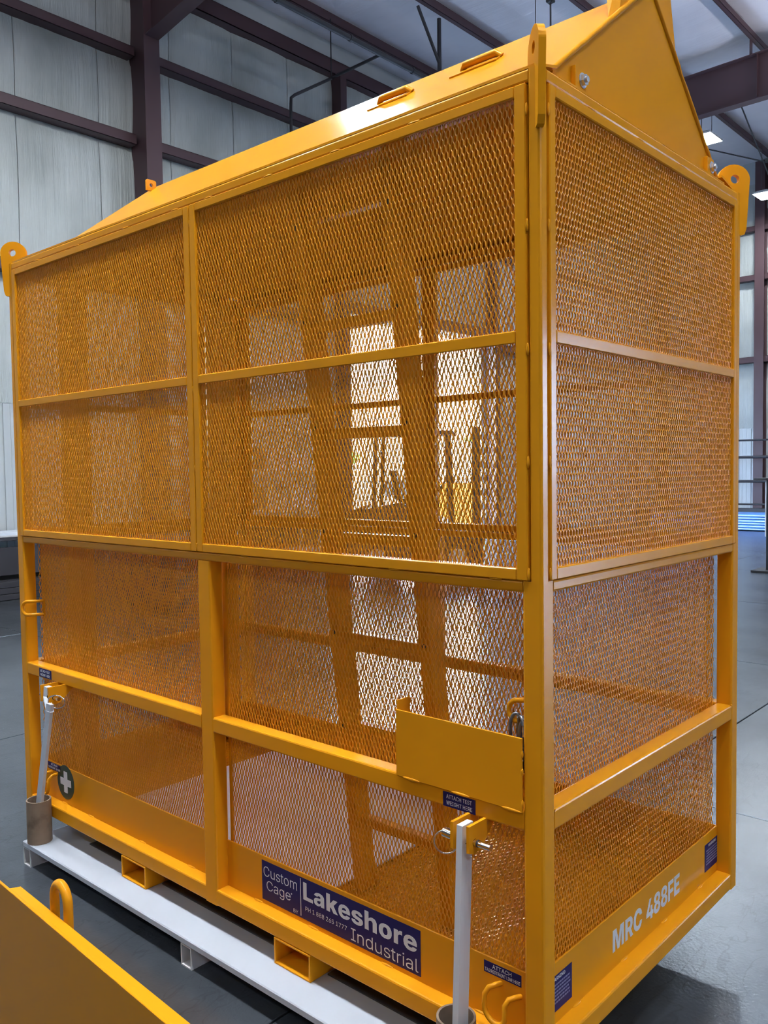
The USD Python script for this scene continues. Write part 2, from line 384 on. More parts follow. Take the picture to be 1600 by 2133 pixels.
top = lambda x: ceil_z(x) - 0.50
for nm, y in (('in front of the bay door', 14.3), ('above the tall dark column', 5.40), ('behind the camera, out of the picture', -3.9)):
    t = thing('steel_rafter', 'dark red steel roof rafter ' + nm, 'rafter')
    ibeam_x(MB(), -9.49, -7.2, y, 7.55, 7.88, top, 0.22).build('haunch', STEELRED, t)
    ibeam_x(MB(), -7.2, XR - 0.1, y, 7.88, 8.10, top, 0.20).build('beam', STEELRED, t)
    for x in PUR: MB().box(x - 0.006, x + 0.006, y - 0.06, y + 0.06, top(x), ceil_z(x) - 0.221).build('purlin_clip', STEELRED, t)
    for x in (-4.3, 0.2, 4.7, 9.2): MB().box(x - 0.005, x + 0.005, y - 0.09, y + 0.09, 7.91 + .01 * (x + 7), top(x)).build('stiffener', STEELRED, t)

def column(y, x_in, fw, label, x_out=XL + 0.03, h=8.4):
    t = thing('steel_column', label, 'column')
    MB().box(x_in - 0.014, x_in, y - fw / 2, y + fw / 2, 0.02, h).build('flange', STEELRED, t)
    MB().box(x_out, x_out + 0.014, y - fw / 4, y + fw / 4, 0.02, h).build('flange', STEELRED, t)
    MB().box(x_out + 0.007, x_in - 0.007, y - 0.055, y + 0.055, 0.02, h).build('web', STEELRED, t)
    MB().box(x_out, x_in + 0.04, y - fw / 2 - 0.03, y + fw / 2 + 0.03, 0.0, 0.02).build('base_plate', STEELRED, t)
    return t
column(5.40, -9.5, 0.25, 'tall dark red steel column rising behind the left half of the cage')
column(9.42, -9.70, 0.15, 'slim dark red steel door-jamb column left of the open bay door')
column(14.12, -9.70, 0.15, 'slim dark red steel door-jamb column right of the open bay door')
MB().box(XL + .03, XL + 0.3, DOOR_Y0 - 0.1, DOOR_Y1 + 0.1, DOOR_H, DOOR_H + 0.22).build('trim_1', STEELRED, None, kind='structure', label='dark red steel header over the open bay door')
for k, x in enumerate((-6.36, -8.9)):
    t = thing('steel_column', ('dark red steel wall column standing at the far wall right of the cage', 'dark red steel wall column at the far wall hidden behind the cage')[k], 'column')
    for y in (YF - 0.30, YF - 0.06): MB().box(x - 0.115, x + 0.115, y - 0.008, y + 0.008, 0.02, 9.0).build('flange', STEELRED, t)
    MB().box(x - 0.006, x + 0.006, YF - 0.30, YF - 0.06, 0.02, 9.0).build('web', STEELRED, t)
    MB().box(x - 0.15, x + 0.15, YF - 0.34, YF - 0.03, 0.0, 0.02).build('base_plate', STEELRED, t)

# braces, pipes and hangers under the roof
t = thing('gas_pipe', 'black gas pipe running under the purlins and dropping down the left wall', 'pipe')
MB().tube([(-7.78, -6, 7.75), (-7.78, 5, 7.75), (-7.78, 15, 7.75)], 0.040, 12).build('main_pipe', DARKSTEEL, t, smooth=40)
MB().tube([(-7.78, 8.33, 7.79), (-7.9, 8.36, 7.81), (-9.0, 8.58, 7.93), (-9.2, 8.62, 7.95), (-9.2, 7.80, 7.43), (-9.2, 7.72, 7.36), (-9.2, 7.71, 7.2), (-9.2, 7.7, 4.6)], 0.024, 10).build('drop_pipe', DARKSTEEL, t, smooth=40)
MB().tube([(-9.2, 8.62, 7.95), (-9.2, 8.62, 8.9)], 0.010, 8).build('hanger_rod', DARKSTEEL, t)
for y in (6.2, 7.6, 9.0, 10.4, 11.8): MB().tube([(-7.78, y - 0.02, 7.75), (-7.78, y + 0.02, 7.75)], 0.050, 12).build('coupling', DARKSTEEL, t)
t = thing('roof_brace', 'thin dark diagonal brace with a threaded hanger between purlins above the cage', 'brace')
MB().tube([(-7.9, 9.29, 8.90), (-7.9, 9.77, 8.27), (-7.9, 9.86, 8.15)], 0.026, 8).build('diagonal', DARKSTEEL, t)
MB().tube([(-7.9, 9.84, 8.9), (-7.9, 9.84, 7.4)], 0.034, 8).build('hanger_rod', DARKSTEEL, t)
t = thing('brace_rods', 'crossed thin cable braces under the far roof right of the cage roof', 'brace')
for a, b in (((-4.8, 14.5, 8.35), (-5.35, 19.5, 7.05)), ((-6.3, 15.6, 8.05), (-4.9, 17.6, 7.75))): MB().tube([a, b], 0.014, 8).build('rod', DARKSTEEL, t)

# high-bay lamps
def lamp(loc, label, group=None, rz=0, wire=1.05):
    t = thing('high_bay_lamp', label, 'ceiling lamp', loc, rz, group)
    m = MB(); m.hull([(sx * a, sy * b, z) for a, b, z in ((0.31, 0.19, 0.0), (0.31, 0.19, 0.03), (0.24, 0.10, 0.075)) for sx in (-1, 1) for sy in (-1, 1)])
    m.build('housing', GREYWHITE, t)
    MB().box(-0.295, 0.295, -0.175, 0.175, -0.006, -0.001).build('diffuser', LAMPMAT, t)
    if wire > 1.5: MB().box(-0.22, 0.22, -0.085, 0.085, 0.076, 0.080).build('uplight', UPMAT, t)
    for s in (-1, 1): MB().tube([(s * 0.25, 0, 0.07), (s * 0.25, 0, wire)], 0.006, 6).build('hanger_wire', DARKSTEEL, t)
    return t
L1 = lamp((-5.42, 14.85, 7.68), 'bright white LED high-bay lamp peeping out behind the sloping edge of the cage roof', None, 90)
hf = thing('hanging_light_bar', 'slim grey unlit light bar on two wires just behind the near lifting lug', 'ceiling lamp', (-5.62, 9.15, 7.56))
MB().box(-0.30, 0.30, -0.05, 0.05, 0.0, 0.05, 0.006).build('housing', DARKSTEEL, hf)
MB().box(0.02, 0.28, -0.04, 0.04, -0.012, -0.0005, 0.003).build('diffuser', PRINT, hf)
for x in (-0.02, 0.22): MB().tube([(x, 0, 0.05), (x, 0, 1.27)], 0.006 if x < 0 else 0.012, 6).build('hanger_wire', DARKSTEEL, hf)
MB().box(0.17, 0.27, -0.05, 0.05, 0.42, 0.50, 0.01).build('junction_box', DARKSTEEL, hf)
copy_of(L1, (-5.75, 19.2, 7.68), 90, 'bright white LED high-bay lamp at the right edge of the photo')
L2 = None
for x, y in [(-5.6, -0.7), (-5.6, 4.4), (-4.1, -0.7), (-2.4, -0.7), (-0.9, -0.7), (0.6, -0.7), (2.1, -0.7), (-1.7, 9.4), (-1.7, 13.2), (-0.2, 17.5), (-2.2, 6.2),
             (10.2, -0.7), (10.2, 4.4), (10.2, 9.4), (13.6, 4.4), (13.6, 13.2), (-5.6, -6.0), (4.6, -6.0)]:
    lab = 'white LED high-bay lamp hung low from the purlins outside the picture'
    if L2 is None: L2 = lamp((x, y, 7.2), lab, 'high-bay lamps outside the picture', 90, 1.75)
    else: copy_of(L2, (x, y, 7.2), 90, lab)

# ------------------------------------------------------------------ the cage
W, LX = 1.172, 2.44
cage = thing('man_cage', 'large orange steel cage with expanded-mesh sides and pitched plate roof on a white skid', 'cage', (0, 0, H0))
ZB, ZR0, ZR1, ZG0, ZG1, ZMB0, ZMB1, ZT0, ZT1 = 0.051, 0.547, 0.594, 1.077, 1.1025, 1.615, 1.642, 2.156, 2.183
P = 0.050
# posts
for x in (-LX, -P):
    for y in (0, W - P):
        MB().bar(2, 0.0, ZG1, x, x + P, y, y + P, 0.006).build('corner_post', ORANGE, cage)
        xu = x if x < -1 else -0.030; yu = y if y == 0 else W - 0.030
        MB().bar(2, ZG1, ZT1, xu, xu + 0.030, yu, yu + 0.030, 0.006).build('upper_post', ORANGE, cage)
for y in (0.0005, W - P - 0.0005):
    MB().bar(2, 0.0, ZG0, -1.229, -1.167, y, y + P, 0.006).build('mid_post', ORANGE, cage)
# rails: long sides
for y in (0, W - P):
    for z0, z1, nm in ((0, ZB, 'bottom_rail'), (ZG0, ZG1, 'guard_rail'), (ZT0, ZT1, 'top_rail')):
        MB().bar(0, -LX + (0.03 if nm == 'top_rail' else P), -(0.03 if nm == 'top_rail' else P), y + 0.001, y + P - 0.001, z0, z1, 0.005).build(nm, ORANGE, cage)
    for x0, x1 in ((-LX + P, -1.229), (-1.167, -P)):
        MB().bar(0, x0, x1, y + 0.001, y + P - 0.001, ZR0, ZR1, 0.005).build('mid_rail', ORANGE, cage)
for x in (-LX, -P):
    for z0, z1, nm in ((0, ZB, 'bottom_rail'), (ZR0, ZR1, 'mid_rail'), (ZG0, ZG1, 'guard_rail'), (ZT0, ZT1, 'top_rail')):
        e = 0.03 if nm == 'top_rail' else P
        MB().bar(1, e, W - e, x + 0.001, x + P - 0.001, z0, z1, 0.005).build(nm, ORANGE, cage)
# upper mesh panels
def upper_panel(fn, u0, u1, sw0=0.028, sw1=0.028, bond=0.0, mw=0.0019, mt=0.0020):
    """welded-in panel: stiles, rails, mid bar and mesh; fn maps (u, z, outward) to the cage"""
    z0, z1 = ZG1 + 0.001, ZT0 - 0.001
    p = UsdGeom.Xform.Define(stage, numbered(pathof(cage), 'upper_panel'))
    def bx(a, b, c, d, e, f):
        m = trimesh.creation.box(bounds=[[a, c, e], [b, d, f]]); v = fn(m.vertices)
        bb = fn(np.array([[0, 0, 0], [1, 0, 0], [0, 1, 0], [0, 0, 1.0]]))
        q = MB(); lo, hi = v.min(0), v.max(0)
        return q.box(lo[0], hi[0], lo[1], hi[1], lo[2], hi[2], 0.0022)
    bx(u0, u0 + sw0, z0, z1, -0.028, 0.003).build('stile', ORANGE, p)
    bx(u1 - sw1, u1, z0, z1, -0.028, 0.003).build('stile', ORANGE, p)
    bx(u0 + sw0, u1 - sw1, z0, z0 + 0.026, -0.028, 0.003).build('frame_rail', ORANGE, p)
    bx(u0 + sw0, u1 - sw1, z1 - 0.024, z1, -0.028, 0.003).build('frame_rail', ORANGE, p)
    bx(u0 + sw0, u1 - sw1, ZMB0, ZMB1, -0.002, 0.004).build('mid_bar', ORANGE, p)
    expanded(u0 + sw0 - 0.004, u1 - sw1 + 0.004, z0 + 0.018, z1 - 0.018, fn, d=-0.006, bond=bond, w=mw, t=mt).build('expanded_mesh', ORANGE2, p, kind='stuff')
for fn, back_ in ((front(0), 0), (back(W), 1)):
    kw = dict(bond=0.0085 * (1 - back_), mw=0.0019 if back_ else 0.0021, mt=0.0019 if back_ else 0.0023); upper_panel(fn, -LX + 0.0345, -1.2275, **kw); upper_panel(fn, -1.2240, -0.0345, **kw)
for fn, bd in ((side(0), 0.0085), (lside(-LX), 0.0)): upper_panel(fn, 0.0345, W - 0.0345, 0.024, 0.024, bd, 0.0023 if bd else 0.0019, 0.0034 if bd else 0.0019)
# lower mesh sheets on the inside of the posts
for x0, x1, y in ((-LX + 0.085, -1.229, 0.0535), (-1.150, -0.052, 0.0535), (-LX + 0.07, -1.229, W - 0.0535), (-1.167, -0.07, W - 0.0535)):
    expanded(x0, x1, 0.10, 1.075, front(y), d=0, bond=0.0085 if y < 0.5 else 0, w=0.0020, t=0.0021).build('lower_mesh', ORANGE2, cage, kind='stuff')
for x in (-0.0535, -LX + 0.0535):
    expanded(0.058, W - 0.066, 0.10, 1.075, side(x), d=0, bond=0.0085 if x > -1 else 0, w=0.0020, t=0.0021).build('lower_mesh', ORANGE2, cage, kind='stuff')
MB().box(-1.157, -1.149, 0.05, 0.058, ZB, ZG0).build('mesh_edge_rod', ORANGE, cage)
# toe plates
for x0, x1 in ((-LX + P, -1.229), (-1.167, -P)):
    MB().box(x0, x1, 0.044, 0.049, ZB - 0.001, 0.197, 0.001).build('toe_plate', ORANGE, cage)
    MB().box(x0, x1, W - 0.049, W - 0.044, ZB - 0.001, 0.197, 0.001).build('toe_plate', ORANGE, cage)
for x in (-0.049, -LX + 0.044): MB().box(x, x + 0.005, P, W - P, ZB - 0.001, 0.197, 0.001).build('toe_plate', ORANGE, cage)
# floor of the cage
MB().box(-LX + P, -P, P, W - P, 0.022, 0.034).build('floor_plate', ORANGE, cage)
expanded(-LX + 0.06, -0.06, 0.06, W - 0.06, lambda v: np.stack([v[:, 0], v[:, 1], v[:, 2]], 1), S=0.024, Lw=0.05, w=0.0040, t=0.0025, d=0.038, tilt=0.0, turn=0.6).build('floor_grating', GRATING, cage, kind='stuff')
# fork pockets
for xc in (-1.646, -0.826):
    q = MB(); x0, x1 = xc - 0.076, xc + 0.076; tk = 0.006
    q.box(x0, x0 + tk, 0.0, W, -0.0785, -0.0005, 0.001).box(x1 - tk, x1, 0.0, W, -0.0785, -0.0005, 0.001)
    q.box(x0 + tk, x1 - tk, 0.0, W, -0.0785, -0.0785 + tk, 0.001).box(x0 + tk, x1 - tk, 0.0, W, -0.0005 - tk, -0.0005, 0.001)
    q.build('fork_pocket', ORANGE, cage)
for x in (-2.2, -1.25, -0.3): MB().bar(1, P, W - P, x - 0.025, x + 0.025, 0.0, 0.022, 0.003).build('floor_joist', ORANGE, cage)
# end door posts (left end) and back door stiles
for y0, y1 in ((0.172, 0.222), (0.236, 0.284), (0.905, 0.949), (0.972, 1.044)):
    MB().bar(2, ZB, ZT0, -LX + 0.054, -LX + 0.094, y0, y1, 0.005).build('door_stile', ORANGE, cage)
# roof
YRG, ZRG, ZEV, XG0, XG1 = 0.590, 2.587, 2.207, -2.30, -0.030
Y1 = 0.090; Y2 = 1.045
def plate(pts, t, nm, inward):
    p = np.array(pts, float); n = np.array(inward, float) * t
    return MB().hull(np.vstack([p, p + n])).build(nm, ORANGE, cage)
sl = np.array([0, -(ZRG - ZEV), YRG - Y1]); sl /= np.linalg.norm(sl)
plate([(XG0, Y1, ZEV), (XG1, Y1, ZEV), (XG1, YRG, ZRG), (XG0, YRG, ZRG)], 0.006, 'roof_plate', -sl)
sl2 = np.array([0, (ZRG - ZEV), Y2 - YRG]); sl2 /= np.linalg.norm(sl2)
plate([(XG0, Y2, ZEV), (XG1, Y2, ZEV), (XG1, YRG, ZRG), (XG0, YRG, ZRG)], 0.006, 'roof_plate', -sl2)
for y0, y1 in ((0.004, Y1), (W - 0.004, Y2)):
    plate([(-LX + 0.03, y0, ZT1 + 0.001), (-0.012, y0, ZT1 + 0.001), (-0.012, y1, ZEV), (-LX + 0.03, y1, ZEV)], 0.006, 'roof_flange', (0, 0, 1))
for x0, x1 in ((XG1 - 0.006, XG1), (XG0, XG0 + 0.006)):
    g = Polygon([(Y1, ZT1), (Y2, ZT1), (Y2, ZEV), (YRG, ZRG), (Y1, ZEV)])
    MB().poly(g, 0, 0.006, side(x0)).build('gable_plate', ORANGE, cage)
for x0, x1 in ((-0.05, -0.004), (-LX + 0.004, XG0)):
    MB().box(x0, x1, Y1, Y2, ZT1, ZT1 + 0.006, 0.001).build('roof_flange', ORANGE, cage)
for a, b in (((XG1 - .003, Y1, ZEV), (XG1 - .003, YRG, ZRG)), ((XG1 - .003, Y2, ZEV), (XG1 - .003, YRG, ZRG)), ((XG1 + 0.001, Y1, ZT1 + .006), (XG1 + 0.001, Y2, ZT1 + .006))):
    a, b = np.array(a), np.array(b); n = 26
    a[0] = b[0] = XG1 + 0.0005; pts = [a + (b - a) * k / n + RNG.normal(0, 0.0006, 3) for k in range(n + 1)]
    MB().tube(pts, 0.0070, 8).build('weld_seam', ORANGE, cage, smooth=60)
MB().hull([(-.053, .404, 2.445), (-.032, .42, 2.455), (-.032, .76, 2.455), (-.053, .776, 2.445), (-.12, .50, 2.76), (-.12, .68, 2.76), (-.032, .50, 2.76), (-.032, .68, 2.76)]).build('lifting_head', ORANGE, cage)
# roof handles: short rod on a bar, welded to the front roof slope
for x in (-0.770, -0.450):
    p = lambda u, d: np.array([u, Y1 + 0.355, ZEV + 0.355 * 0.76]) + sl * d
    q = MB(); q.tube([p(x - 0.072, 0.0), p(x - 0.060, 0.014), p(x + 0.045, 0.014), p(x + 0.058, 0.0)], 0.0105, 12)
    h = q.build('roof_handle', ORANGE, cage, smooth=50)
    MB().hull([p(x + a, d) + np.array([0, dy, dy * 0.76]) for a in (-0.10, 0.06) for d in (-0.001, 0.004) for dy in (-0.028, -0.008)]).build('backing_strip', ORANGE, h)
# plate with a hole at the left end of the roof
s_ = Polygon([(-0.024, 0), (0.024, 0), (0.024, 0.040), (0.019, 0.046), (-0.019, 0.046), (-0.024, 0.040)]).difference(Polygon([(0.0085 * math.cos(t), 0.024 + 0.0085 * math.sin(t)) for t in np.linspace(0, 2 * math.pi, 17)[:-1]]))
MB().poly(affinity.translate(s_, 0.545, 2.552), 0, 0.008, side(-2.255)).build('roof_lug', ORANGE, cage)
# bolts in tabs on the gable
def hexprism(mb, c, r, h, ax=0, n=6):
    v = []
    for d in (0, h):
        for k in range(n):
            a = 2 * math.pi * k / n + 0.3; q = [c[0], c[1], c[2]]
            o = [i for i in range(3) if i != ax]; q[ax] += d; q[o[0]] += r * math.cos(a); q[o[1]] += r * math.sin(a); v.append(q)
    return mb.hull(v)
for y, z in ((0.207, 2.222), (0.975, 2.220)):
    tb = MB().box(XG1, XG1 + 0.012, y - 0.026, y + 0.022, ZT1 + 0.005, z + 0.026, 0.001).build('bolt_tab', ORANGE, cage)
    q = MB(); hexprism(q, (XG1 + 0.012, y + 0.006, z), 0.0135, 0.009); hexprism(q, (XG1 + 0.0115, y + 0.006, z), 0.017, 0.002, n=16); hexprism(q, (XG1 + 0.02, y + 0.006, z), 0.007, 0.006, n=12)
    q.build('bolt', ZINC, tb, label='zinc hex bolt and washer')
# corner lifting lugs, each standing diagonally across its corner
lp = [(0.024, 2.225)] + [(-0.026 + 0.050 * math.cos(t), 2.225 + 0.045 * math.sin(t)) for t in np.linspace(0.1, math.pi, 16)] + [(-0.076, 2.188), (-0.03, 2.188), (-0.012, 2.06), (-0.004, 2.055), (0.008, 2.058), (0.014, 2.075)]
lug = Polygon(lp).difference(Polygon([(-0.023 + 0.0135 * math.cos(t), 2.226 + 0.0135 * math.sin(t)) for t in np.linspace(0, 2 * math.pi, 21)[:-1]]))
for (cx, cy), (ox, oy) in (((0, 0), (1, -1)), ((-LX, 0), (-1, -1)), ((0, W), (1, 1)), ((-LX, W), (-1, 1))):
    o = np.array([ox, oy]) / math.sqrt(2); nn = np.array([-o[1], o[0]])
    fn = lambda v, o=o, nn=nn, cx=cx, cy=cy: np.stack([cx + v[:, 0] * o[0] + v[:, 2] * nn[0], cy + v[:, 0] * o[1] + v[:, 2] * nn[1], v[:, 1]], 1)
    MB().poly(lug, -0.008, 0.008, fn).build('lifting_lug', ORANGE, cage)
# weld beads
def bead(c, s):
    m = trimesh.creation.icosphere(1, 1.0); m.vertices *= np.array(s); m.vertices += np.array(c)
    return MB().mesh(m).build('weld_bead', ORANGE, cage, smooth=60)
for z in (2.10, 1.86, 1.60, 1.36, 1.118):
    bead((-0.0325, -0.0005, z), (0.0035, 0.003, 0.014)); bead((0.0005, 0.0325, z), (0.003, 0.0035, 0.014))
    bead((-1.2258, -0.0005, z), (0.0035, 0.003, 0.012))
for x in (-2.2, -1.9, -1.58, -1.30, -1.13, -0.86, -0.60, -0.34):
    bead((x, 0.0, 2.1565), (0.020, 0.003, 0.0035))
for x in (-1.0, -0.72, -0.42, -0.12): bead((x, 0.0015, ZG1), (0.018, 0.003, 0.0028))
for x in (-2.2, -2.0, -1.65, -1.36, -1.02, -0.78, -0.5, -0.2): bead((x, 0.044, ZB), (0.022, 0.005, 0.004))
for y in (0.22, 0.47, 0.72, 0.98): bead((-0.043, y, ZB), (0.005, 0.020, 0.004)); bead((0.0005, y, ZT0), (0.003, 0.018, 0.003))
for y in (0.05, W - 0.05): bead((-0.002, y, ZR1), (0.004, 0.004, 0.003))
# splice box plate beside the near corner, with its return and a bent lip
pb = MB().box(-0.418, -0.051, -0.0035, 0.001, 0.590, 0.756, 0.001).build('attachment_plate', ORANGE, cage)
MB().box(-0.418, -0.414, 0.001, 0.050, 0.596, 0.778, 0.001).build('return_plate', ORANGE, pb)
for x in (-0.37, -0.22, -0.08): bead((x, -0.003, 0.590), (0.028, 0.003, 0.004))
for z in (0.61, 0.68, 0.72): bead((-0.051, -0.002, z), (0.003, 0.003, 0.009))
# rings and hooks on a rod behind the plate
def arc(c, r, a0, a1, n, ex, ez):
    return [np.array(c) + r * (math.cos(t) * np.array(ex) + math.sin(t) * np.array(ez)) for t in np.linspace(math.radians(a0), math.radians(a1), n)]
# tie-down loops
def uloop(pts, r=0.0075): return MB().tube(pts, r, 12).build('tie_loop', ORANGE, cage, smooth=50)
X_, Z_, Y_ = np.array([1.0, 0, 0]), np.array([0, 0, 1.0]), np.array([0, 1.0, 0])
uloop([(-0.142, 0.044, 0.146), (-0.146, 0.030, 0.148), (-0.158, 0.016, 0.143), (-0.165, 0.010, 0.128)] + [np.array((-0.137, 0.008, 0.098)) + 0.028 * (math.cos(t) * np.array([1, 0, -0.15]) + math.sin(t) * Z_) for t in np.linspace(math.pi, 2 * math.pi, 12)] + [(-0.110, 0.010, 0.120), (-0.104, 0.018, 0.134), (-0.092, 0.032, 0.138), (-0.088, 0.044, 0.136)], 0.0062)
uloop([(-2.300, 0.044, 0.155), (-2.300, 0.02, 0.155), (-2.305, 0.004, 0.145)] + [np.array((-2.277, 0.0, 0.11)) + 0.028 * (math.cos(t) * X_ + math.sin(t) * Z_) for t in np.linspace(math.pi, 2 * math.pi, 10)] + [(-2.249, 0.004, 0.145), (-2.254, 0.02, 0.155), (-2.254, 0.044, 0.155)], 0.0062)
uloop([(-2.335, 0.050, 0.842), (-2.343, 0.030, 0.842), (-2.354, 0.006, 0.842)] + [np.array((-2.360, -0.004, 0.815)) + 0.027 * (math.cos(t) * np.array([0.9, 0.4, 0]) + math.sin(t) * Z_) for t in np.linspace(math.pi / 2, 1.5 * math.pi, 12)] + [(-2.354, 0.006, 0.788), (-2.343, 0.030, 0.788), (-2.335, 0.050, 0.788)], 0.0065)
MB().bar(2, 0.78, 0.85, -2.341, -2.329, 0.046, 0.054, 0.002).build('loop_pad', ORANGE, cage)
# lugs for the test weights, under the mid rail
for xc in (-0.176, -2.118):
    for s in (-1, 1):
        g = Polygon([(-0.066, ZR0 + 0.004), (0.044, ZR0 + 0.004), (0.044, ZR0 - 0.002), (-0.02, 0.49), (-0.045, 0.483), (-0.066, 0.490)]).difference(Polygon([(-0.045 + 0.0085 * math.cos(t), 0.510 + 0.0085 * math.sin(t)) for t in np.linspace(0, 2 * math.pi, 13)[:-1]]))
        MB().poly(g, -0.004, 0.004, lambda v, x=xc + s * (0.0225 if xc > -1 else 0.030): np.stack([x + v[:, 2], v[:, 0], v[:, 1]], 1)).build('test_lug', ORANGE, cage)

# ---- stickers on the cage
def sticker(fn, u0, u1, v0, v1, label, m=NAVY):
    return MB().poly(sbox(u0, v0, u1, v1), 0, 0.0007, fn).build('sticker', m, cage, label=label)
def words(fn, parent, items, m=PRINT):
    for text, u, v, h, wgt, width in items:
        g = lettering(text, h, wgt); b = g.bounds
        g = affinity.scale(g, (width / (b[2] - b[0])) if width else 1.0, 1.0, origin=(b[0], 0)); b = g.bounds
        MB().poly(affinity.translate(g, u - b[0], v), 0.0007, 0.0011, fn).build('lettering', m, parent)
F44 = front(0.044)
sg = sticker(F44, -1.001, -0.385, 0.064, 0.184, 'navy maker sign with white lettering')
words(F44, sg, [('Custom', -0.993, 0.138, 0.030, 300, 0.148), ('Cage', -0.980, 0.098, 0.029, 300, 0.106), ('BY', -0.862, 0.070, 0.0105, 300, 0.020),
                ('Lakeshore', -0.819, 0.122, 0.050, 800, 0.422), ('PH 1 888 265 1777', -0.811, 0.091, 0.0125, 300, 0.165), ('Industrial', -0.630, 0.072, 0.034, 300, 0.237)])
words(F44, sg, [('\u00ae', -0.872, 0.117, 0.006, 400, None)])
MB().poly(sbox(-0.8315, 0.070, -0.829, 0.180), 0.0007, 0.0011, F44).build('rule', PRINT, sg)
s2 = sticker(front(0.001), -0.274, -0.180, 0.5495, 0.5845, 'navy sticker reading ATTACH TEST WEIGHT HERE under the plate')
words(front(0.001), s2, [('ATTACH TEST', -0.264, 0.5695, 0.0095, 400, 0.074), ('WEIGHT HERE', -0.264, 0.5545, 0.0095, 400, 0.075)])
s3 = sticker(front(0.001), -2.290, -2.192, 0.552, 0.586, 'navy sticker reading ATTACH TEST WEIGHT HERE at the left end')
words(front(0.001), s3, [('ATTACH TEST', -2.280, 0.5715, 0.0095, 400, 0.076), ('WEIGHT HERE', -2.280, 0.5565, 0.0095, 400, 0.077)])
s4 = sticker(F44, -0.190, -0.086, 0.1575, 0.1855, 'navy sticker reading ATTACH TAG/RESTRAINT LINE HERE above the near loop')
words(F44, s4, [('ATTACH', -0.166, 0.1725, 0.0095, 400, 0.053), ('TAG/RESTRAINT LINE HERE', -0.187, 0.1610, 0.0080, 400, 0.098)], PRINT)
s5 = sticker(F44, -2.330, -2.228, 0.164, 0.192, 'navy sticker half hidden behind the left white bar')
words(F44, s5, [('ATTACH', -2.306, 0.180, 0.0095, 400, 0.053), ('TAG/RESTRAINT LINE HERE', -2.327, 0.168, 0.0080, 400, 0.096)], PRINT)
disc = Polygon([(-2.189 + 0.0655 * math.cos(t), 0.1365 + 0.0675 * math.sin(t)) for t in np.linspace(0, 2 * math.pi, 49)[:-1]])
fa = MB().poly(disc, 0, 0.0007, F44).build('first_aid_sticker', GREEN, cage, label='round dark green sticker with a white cross')
cr = union_all([sbox(-0.014, -0.042, 0.014, 0.042), sbox(-0.042, -0.014, 0.042, 0.014)])
MB().poly(affinity.translate(cr, -2.189, 0.1365), 0.0007, 0.0011, F44).build('cross', PRINT, fa)
S44 = side(-0.044)
for u0, lab in ((0.076, 'navy warning sticker partly behind the near post'), (1.020, 'navy warning sticker by the far post')):
    s = sticker(S44, u0, u0 + 0.122, 0.080, 0.166, lab)
    words(S44, s, [('WARNING', u0 + 0.028, 0.1535, 0.0085, 500, 0.062)])
    rr = random.Random(3)
    for k in range(6):                                    # small print, too fine to read
        q, u = MB(), u0 + 0.010 + rr.uniform(0, 0.006)
        while u < u0 + 0.108:
            l = rr.uniform(0.004, 0.011); q.poly(sbox(u, 0.1415 - k * 0.0085, min(u + l, u0 + 0.114), 0.1455 - k * 0.0085), 0.0007, 0.001, S44); u += l + 0.002
        q.build('small_print', PRINTDIM, s)
md = UsdGeom.Xform.Define(stage, pathof(cage) + '/model_number')
tag(md, 'grey white stencilled number reading MRC 488FE')
for text, u, w_ in (('MRC', 0.408, 0.170), ('488FE', 0.606, 0.222)):
    g = lettering(text, 0.057, 800); b = g.bounds
    g = affinity.scale(g, w_ / (b[2] - b[0]), 1, origin=(b[0], 0)); g = affinity.translate(g, u - b[0], 0.094)
    MB().poly(g, 0.0, 0.0006, S44).build('lettering', PRINT, md)

# ------------------------------------------------------------------ things on and in the cage
# ladder leaning inside
lad = thing('ladder', 'orange steel ladder with square rungs leaning inside the cage behind the mesh', 'ladder', (0, 0, H0))
lean = lambda z: 0.337 - 0.1076 * (z - 0.03)
def slat(mb, x0, x1, z0, z1, dy, t): return mb.hull([(x, lean(z) + dd, z) for x in (x0, x1) for z in (z0, z1) for dd in (dy, dy + t)])
for x in (-0.868, -0.522):
    r = slat(MB(), x, x + 0.038, 0.041, 2.14, -0.03, 0.06).build('side_rail', ORANGE, lad)
    for z in (0.59, 0.885, 1.19, 1.49, 1.79, 2.05):
        q = MB(); hexprism(q, (x + 0.019, lean(z) - 0.0312, z - 0.02), 0.007, 0.0012, ax=1, n=12); q.build('rail_hole', BLACK, r)
for z in (0.285, 0.585, 0.865, 1.165, 1.467, 1.77, 2.07):
    MB().bar(0, -0.830, -0.522, lean(z) - 0.016, lean(z) + 0.016, z - 0.030, z, 0.003).build('rung', ORANGE, lad)
sp = thing('protective_sheet', 'pale grey protective sheet lying on the cage floor left of the ladder', 'sheet', (0, 0, H0))
MB().box(-2.05, -0.905, 0.075, 1.06, 0.0425, 0.0475).build('sheet', SHEET, sp)
